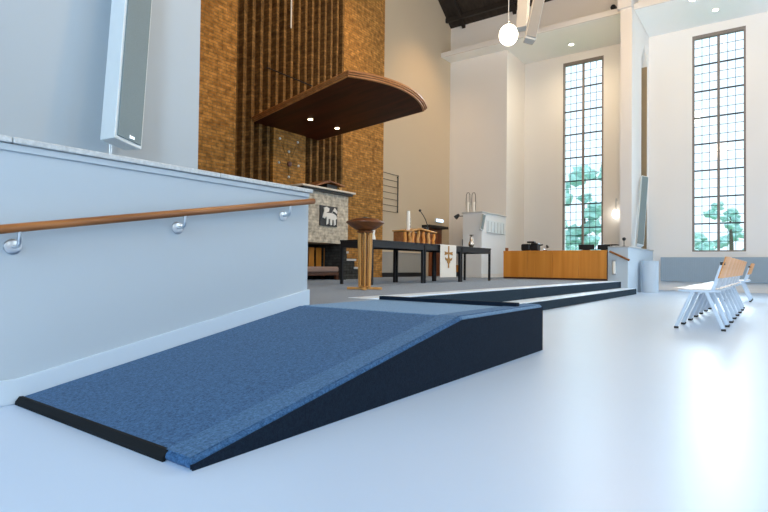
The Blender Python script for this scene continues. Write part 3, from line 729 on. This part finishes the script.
MB().tube([(-.05, 0, .03), (-.05, 0, q2.z-q.z-.03)], .042, 14).build('diffuser', 'wax', wlamp, 0, True)
MB().box(-.03, 0, -.05, .05, 0, .03).box(-.03, 0, -.05, .05, q2.z-q.z-.03, q2.z-q.z).build('end_cap', 'steel', wlamp, .004)
q = on_x(624, 247, 15.12)
mc = thing('microphone', (15.12, q.y, gz+.031), 'black ball microphone on a short stem on the pale grey wall', 'microphone')
hm = on_x(624, 238.3, 15.12).z-gz-.03
MB().tube([(0, 0, 0.01), (0, 0, hm-.03)], .010, 8).build('stem', 'black', mc, 0, True)
MB().ico((0, 0, hm-.02), .048, 2).build('microphone_head', 'black', mc, 0, True)
MB().lathe([(.04, 0), (.04, .012), (0, .014)], seg=14).build('microphone_base', 'black', mc, 0, True)

# rounded cabinet at the end of the grey wall
q0 = on_y(640.5, 275, 2.75); q1 = on_y(659, 275, 2.75)
cxa = 16.25
cba = on_x(640.3, 270, cxa).y; cbb = on_x(655.5, 270, cxa).y
czt = on_x(650, 260.8, cxa).z
rc2 = thing('rounded_cabinet', (cxa, (cba+cbb)/2, 0), 'pale grey round-cornered cabinet against the low grey wall by the pier', 'cabinet')
ww_ = min(cba, gy-.035)-cbb; hw2 = (cba-cbb)/2
pts = []
for cxx, cyy, a0 in ((.22, hw2-.22, 90), (.22, -hw2+.16, 180)):
    r_ = .22 if a0 == 90 else .16
    cxx = r_
    for k in range(7):
        a = math.radians(a0+90*k/6); pts.append((cxx+r_*math.cos(a), cyy+r_*math.sin(a)))
pts += [(.5, -hw2), (.5, hw2)]
MB().prism(pts, 'Z', 0, czt-.03).build('body', 'paint_cool', rc2, 0, True)
MB().prism([(x*1.0-.012 if x < .5 else x, y*1.02) for x, y in pts], 'Z', czt-.029, czt).build('top_board', 'paint_cool', rc2, 0, True)

# things on the oak cap
zo = oz+.001
def oyp(px): return on_x(px, 250, XO+.12).y
q = oyp(506.8)
tag(MB().lathe([(.045, 0), (.05, .09), (.046, .09), (.04, .02), (0, .02)], (XO+.12, q, zo), 16).build('cup', 'rail', None, 0, True), 'small brown cup at the left end of the oak balustrade', 'cup')
un = (XO/ray(530, 250).x)/F
oc = thing('mixing_console', (XO+.14, oyp(530), zo), 'black rounded equipment case at the left of the oak balustrade', 'equipment')
MB().box(-.1, .1, -.02, 8.8*un, 0, 7.0*un).build('case', 'black', oc, .05, seg=3)
MB().box(-.09, .1, -9.5*un, -.021, 0, 7.6*un).build('hood', 'black', oc, .04, seg=3)
MB().box(-.06, .08, -5*un, 3*un, 7.7*un, 9.6*un).build('top_pod', 'black', oc, .02, seg=2)
MB().tube([(0, -9.4*un, 5.5*un), (0, -13*un, 6*un)], .02, 8).build('side_knob', 'black', oc, 0, True)
dl = thing('desk_lamp', (XO+.12, oyp(545), zo), 'small black desk lamp beside the black case on the balustrade', 'desk lamp')
MB().lathe([(.05, 0), (.05, .015), (.01, .02), (0, .02)], seg=16).build('lamp_base', 'black', dl, 0, True)
MB().tube([(0, 0, .015), (0, .05, .06), (0, .0, .11), (0, -.06, .13)], .012, 8).build('lamp_arm', 'steel', dl, 0, True)
MB().tube([(0, -.045, .16), (0, -.075, .10), (0, -.085, .08)], [.02, .04, .045], 12).build('lamp_shade', 'black', dl, 0, True)
for (a, b, yt, lab, nm) in ((578.8, 594.2, 244.4, 'left one of two low black screens on the oak balustrade', 1), (597.5, 610.5, 244.6, 'right one of two low black screens, at the end of the oak balustrade', 2)):
    ya, yb3 = oyp(a), oyp(b); zt3 = on_x((a+b)/2, yt, XO+.12).z-zo
    sc_ = thing('monitor', (XO+.13, (ya+yb3)/2, zo), lab, 'monitor', 'screens on the balustrade')
    hw3 = (ya-yb3)/2
    MB().box(-.02, .02, -hw3, hw3, .02, zt3).build('screen', 'black', sc_, .006)
    MB().box(-.06, .08, -hw3*.4, hw3*.4, 0, .019).build('stand', 'black', sc_, .003)
bq0, bq1 = on_x(604, 244.6, XO+.3), on_x(616, 244.6, XO+.3)
ms = thing('music_stand', (XO+.5, (bq0.y+bq1.y)/2, P), 'flat black music stand behind the right-hand screen', 'music stand')
MB().box(-.15, .15, -.16, .16, bq0.z-P-.015, bq0.z-P+.01).build('desk', 'black', ms, .004)
MB().tube([(0, 0, .02), (0, 0, bq0.z-P-.016)], .014, 8).build('pole', 'black', ms, 0, True)
for k in range(3):
    a = 2*PI*k/3; MB().bar((0, 0, .06), (.22*math.cos(a), .22*math.sin(a), .012), .02, .02).build('leg', 'black', ms)

# wall lamp right of window 1
q = on_x(615.8, 214, XW-.16)
wlp = thing('wall_lamp', (XW-.001, q.y, q.z), 'small glowing opal wall lamp beside the left tall window', 'wall lamp')
MB().ico((-.16, 0, 0), .11, 3, (1, 1, 1.35)).build('globe', 'globe2', wlp, 0, True)
MB().tube([(0, 0, .5), (-.16, 0, .5), (-.16, 0, .17)], .012, 8).build('arm', 'steel', wlp, 0, True)

# radiator panel under the windows
pz1, pz0 = on_x(700, 257.2, XW-.12).z, on_x(700, 282, XW-.12).z
py0 = on_x(660.5, 270, XW-.14).y
rd = thing('radiator', (XW-.001, py0-2.5, pz0), 'long grey-blue radiator panel on the wall under the right tall window', 'radiator')
MB().box(-.13, -.03, -4.5, 2.5, 0, pz1-pz0).build('panel', 'radiator', rd, .006)
rb2 = MB()
y = -4.45
while y < 2.48:
    rb2.box(-.137, -.1305, y, y+.03, .03, pz1-pz0-.03); y += .06
rb2.build('fins', 'radiator', rd)
for yy in (-3.5, -.5, 2.0): MB().box(-.0295, 0, yy-.03, yy+.03, .1, pz1-pz0-.1).build('wall_bracket', 'steel', rd)

# column speaker at the pier
YPS = Yp0-.16
t_ = on_y(645.2, 176, YPS); b_ = on_y(640.2, 245, YPS-.08)
column_speaker('column_speaker', t_, b_, .20, .12, (-.85, -.5, 0), 'slim grey column speaker leaning on the side of the pier', 'column speakers')

# ------------------------------------------------------------------ pendant lamp, hanging fixtures, downlights
q = EYE + ray(508.5, 35)*9.0
pdl = thing('pendant_lamp', q, 'glowing white globe lamp hanging on a thin cord below the dark ceiling', 'pendant lamp')
MB().ico((0, 0, 0), 9.3*9.0/F, 3, (1, 1, 1.12)).build('globe', 'globe', pdl, 0, True)
MB().lathe([(.03, 9.3*9/F*1.11), (.03, 9.3*9/F*1.11+.05), (.008, 9.3*9/F*1.11+.07), (0, 9.3*9/F*1.11+.07)], seg=12).build('cap', 'steel', pdl, 0, True)
MB().tube([(0, 0, 9.3*9/F*1.11+.07), (0, 0, 7.0)], .006, 6).build('cord', 'wax', pdl)
def at(px, py, d): return EYE + ray(px, py)*d
column_speaker('hanging_speaker', at(525.5, -20, 8.6), at(523.2, 31.5, 8.4), .18, .12, (.9, .1, 0), 'pale column speaker hanging beside the globe lamp', 'hanging speakers', ext=2.0, mats=('spk_beige', 'spk_taupe'))
column_speaker('hanging_speaker', at(543.5, -20, 7.4), at(530.5, 39, 7.2), .15, .12, (-.8, -.6, 0), 'slanted grey column speaker hanging in front of the soffit', 'hanging speakers', ext=2.0, mats=('spk_beige', 'spk_taupe'))
for (a, b, lab) in ((571.3, 44.2, 'recessed ceiling spot above the left tall window'), (715.5, 9.5, 'recessed ceiling spot above the right tall window, farther one'), (692.5, -.5, 'recessed ceiling spot at the top edge right of the pier')):
    q = on_z(a, b, ZS)
    ds = thing('ceiling_downlight', (q.x, q.y, ZS), lab, 'downlight', 'aisle downlights')
    MB().lathe([(.09, -.012), (.11, -.001), (0, -.001)], seg=20).build('trim_ring', 'paint', ds, 0, True)
    MB().lathe([(0, -.016), (.075, -.016), (.075, -.0125), (0, -.0125)], seg=20).build('lens', 'spot', ds)
q = on_x(614.5, 9.5, XF+.1)
sps = thing('spotlight', (XF+.1, q.y, ZS+.131), 'small black spotlight lying on the soffit edge beside the pier', 'spotlight')
MB().tube([(-.1, .02, .10), (.05, .0, .11), (.12, 0, .11)], [.075, .06, .04], 14).build('lamp_head', 'black', sps, 0, True)
MB().box(-.03, .06, -.05, .05, 0, .06).build('base', 'black', sps)

# ------------------------------------------------------------------ chairs
def make_chair():
    r = thing('chair', (0, 0, 0), '', 'chair', 'row of wooden chairs')
    W = .26
    seat = MB()
    prof = [(-.19, .452), (-.10, .440), (.10, .438), (.22, .446), (.27, .438), (.27, .428), (.22, .434), (.10, .427), (-.10, .429), (-.19, .441)]
    seat.prism(prof, 'X', -W+.035, W-.035); seat.build('seat', 'seatwood', r, .004)
    bk = MB(); n = 10
    def by(z): return -.15-(z-.44)*.29
    fr, bkv = [], []
    for k in range(n+1):
        t = k/n*2-1; x = t*(W+.034); c = .03*(1-t*t)
        fr.append([bk.bm.verts.new((x, by(z)-c+.012, z)) for z in (.56, .79)]); bkv.append([bk.bm.verts.new((x, by(z)-c, z)) for z in (.56, .79)])
    for k in range(n):
        bk.bm.faces.new((fr[k][0], fr[k+1][0], fr[k+1][1], fr[k][1])); bk.bm.faces.new((bkv[k][0], bkv[k][1], bkv[k+1][1], bkv[k+1][0]))
        bk.bm.faces.new((fr[k][1], fr[k+1][1], bkv[k+1][1], bkv[k][1])); bk.bm.faces.new((fr[k][0], bkv[k][0], bkv[k+1][0], fr[k+1][0]))
    bk.bm.faces.new((fr[0][0], fr[0][1], bkv[0][1], bkv[0][0])); bk.bm.faces.new((fr[n][0], bkv[n][0], bkv[n][1], fr[n][1]))
    bk.build('backrest', 'chairwood', r, .003)
    for s in (-1, 1):
        x = s*W
        for (y1, y0) in ((.06, .222), (-.06, -.222)):
            lg_ = MB().bar((x, y0, .022), (x, y1, .425), .022, .036, (0, 1, 0)).build('leg', 'chairmetal', r, .004)
            MB().box(x-.018, x+.018, y0-.024, y0+.020, 0, .0235).build('foot', 'black', lg_, .004)
        MB().bar((x, -.20, .418), (x, .20, .418), .024, .024).build('seat_rail', 'chairmetal', r, .004)
        up = MB().bar((x, by(.43)+.02, .43), (x, by(.735)+.018, .735), .022, .034, (0, 1, 0)).build('back_upright', 'chairmetal', r, .004)
        MB().box(x-.02, x+.02, by(.735)-.004, by(.735)+.042, .70, .735).build('cap', 'black', up, .004)
    MB().bar((-W, 0, .405), (W, 0, .405), .02, .03).build('cross_bar', 'chairmetal', r)
    return r
def kids(o): return [c for c in bpy.data.objects if c.parent == o]
def dup(o, parent=None):
    c = o.copy(); COL.objects.link(c)
    if parent: c.parent = parent
    for ch in kids(o): dup(ch, c)
    return c
proto = make_chair()
x0c = 6.73+.27
names = ['nearest chair of the row, at its front end', 'second chair from the near end of the row', 'third chair from the near end of the row', 'fourth chair, the middle one of the long row', 'third chair from the far end of the long row', 'second chair from the far end of the long row', 'last chair at the far end of the long row']
spots = [(x0c+.62*k, .640-.004*k, n_) for k, n_ in enumerate(names)] + [(13.55, .59, 'separate chair beyond the gap behind the long row'), (14.2, .585, 'farthest chair, behind the separate one beyond the gap')]
cs = []
for i, (x, y, lab) in enumerate(spots):
    c = proto if i == 0 else dup(proto)
    c.location = (x, y, 0); c['label'] = lab; c.rotation_euler.z = random.uniform(-.015, .015); cs.append(c)

# ------------------------------------------------------------------ outside
struct(MB().box(XW+.4, 70, -40, 50, -.5, -.3).build('ground', 'grass'), 'lawn outside the windows', 'ground')
random.seed(9)
for i, (x, y, h, r, n_, lab) in enumerate(((25, 9.0, 3.6, 1.5, 60, 'tree outside, seen low in the left tall window'), (29, 8.0, 6.2, 2.0, 46, 'taller tree outside, farther off behind the left tall window'),
                                   (27, 2.2, 2.2, .9, 36, 'tree outside, seen low in the right tall window'), (31, 1.6, 4.4, 1.4, 30, 'tree outside, farther off behind the right tall window'))):
    t = thing('tree', (x, y, -.3), lab, 'tree', 'trees outside the windows')
    MB().tube([(0, 0, 0), (.05, 0, h*.5), (0, .05, h*.8)], [.12, .09, .04], 8).build('trunk', 'trunk', t, 0, True)
    cr = MB()
    for k in range(n_):
        a = random.uniform(0, 2*PI); zz_ = h*random.uniform(.22, 1.0); rr = r*random.uniform(.1, 1.0)*(1.15-.7*abs(zz_/h-.5))
        cr.ico((rr*math.cos(a), rr*math.sin(a), zz_), r*random.uniform(.10, .24), 2, (1, 1, .8), .9, 2.2)
    cr.build('foliage', 'leaf', t)

# ------------------------------------------------------------------ light
wd = bpy.data.worlds.new('sky'); S.world = wd; wd.use_nodes = True
nt = wd.node_tree; bg = nt.nodes['Background']
bg.inputs[0].default_value = (.84, .94, 1.0, 1); bg.inputs[1].default_value = 1.6
def area(name, loc, target, sx, sy, power, col, portal=False, spread=PI):
    l = bpy.data.lights.new(name, 'AREA'); l.shape = 'RECTANGLE'; l.size = sx; l.size_y = sy; l.energy = power; l.color = col; l.spread = spread
    o = bpy.data.objects.new(name, l); COL.objects.link(o); o.location = loc
    dv = Vector(target)-Vector(loc); o.rotation_euler = dv.to_track_quat('-Z', 'Y').to_euler()
    if portal: l.cycles.is_portal = True
    return o
def lamp(name, loc, power, col, r=.12, typ='POINT', target=None, size=1.2, blend=.6):
    l = bpy.data.lights.new(name, typ); l.energy = power; l.color = col; l.shadow_soft_size = r
    o = bpy.data.objects.new(name, l); COL.objects.link(o); o.location = loc
    if typ == 'SPOT':
        l.spot_size = size; l.spot_blend = blend
        o.rotation_euler = (Vector(target)-Vector(loc)).to_track_quat('-Z', 'Y').to_euler()
    return o
COOL = (.60, .80, 1.0); WARM = (1.0, .66, .33)
for i, (a, b) in enumerate(((-8.6, -6.4), (-5.0, -2.8), (-1.4, .8))):
    area('side_fill', (XLEFT-.1, (a+b)/2, 4.5), (5, (a+b)/2, 4.2), b-a, 7.0, (35, 70, 440)[i], COOL)  # unseen area lights added at left, imitating daylight through imagined windows
for (a, b), e in zip(((0, 3), (5, 8), (10, 13)), (10, 14, 330)):
    area('rear_fill', ((a+b)/2, YR0-.1, 5), ((a+b)/2, 0, 4.8), b-a, 7.0, e, COOL)  # unseen area lights added in imagined openings of the rear wall
for a, b in ops:
    area('daylight_portal', (XW+.2, (a+b)/2, (wz0+wz1)/2), (0, (a+b)/2, (wz0+wz1)/2), b-a, wz1-wz0, 1, (1, 1, 1), True)
for a, b in ops[2:]:
    area('aisle_fill', (XW+.25, (a+b)/2, (wz0+wz1)/2), (0, (a+b)/2, (wz0+wz1)/2-1), b-a, wz1-wz0, 35, COOL)  # fill added at the unseen aisle openings to brighten the floor
# lamps of the church: unseen globes down the nave, spots in the soffit
for (x, y, e) in ((12.5, 2.6, 290), (12.5, -3.0, 130), (5.2, 2.2, 420), (5.2, -3.0, 260)):
    lamp('nave_globe_light', (x, y, 6.8), e, WARM, .17)
for (x, y) in ((17.6, 5.2), (17.6, 1.3), (17.6, -2)):
    lamp('aisle_spot_light', (x-.6, y, ZS-.05), 230 if y > 4 else 40, (1, .80, .55), .08, 'SPOT', (x-.6, y, 0), 3.0, 1.0)
lamp('chancel_fill_spot', (14.8, 6.6, 8.6), 260, (1, .62, .30), .1, 'SPOT', (15.0, YT, 5.2), 1.5, .9)  # unseen spot added to warm the upper end wall
lamp('chancel_fill_spot', (13.2, 5.4, 9.0), 700, WARM, .1, 'SPOT', (8.8, YB, 4.8), 1.1, .9)  # unseen spot added so the brick rib noses brighten
sun = bpy.data.lights.new('sun', 'SUN'); sun.energy = 9.5; sun.angle = math.radians(50); sun.color = (.86, .94, 1.0)
so = bpy.data.objects.new('sun', sun); COL.objects.link(so); so.location = (30, 0, 20)
so.rotation_euler = Vector((-.80, .10, -.55)).to_track_quat('-Z', 'Y').to_euler()
S.view_settings.view_transform = 'Standard'
S.view_settings.look = 'None'; S.view_settings.gamma = 1; S.view_settings.use_curve_mapping = False
S.view_settings.exposure = 0.15
S.cycles.max_bounces = 8; S.cycles.diffuse_bounces = 5; S.cycles.transparent_max_bounces = 12
S.cycles.sample_clamp_indirect = 6
S.cycles.use_denoising = True
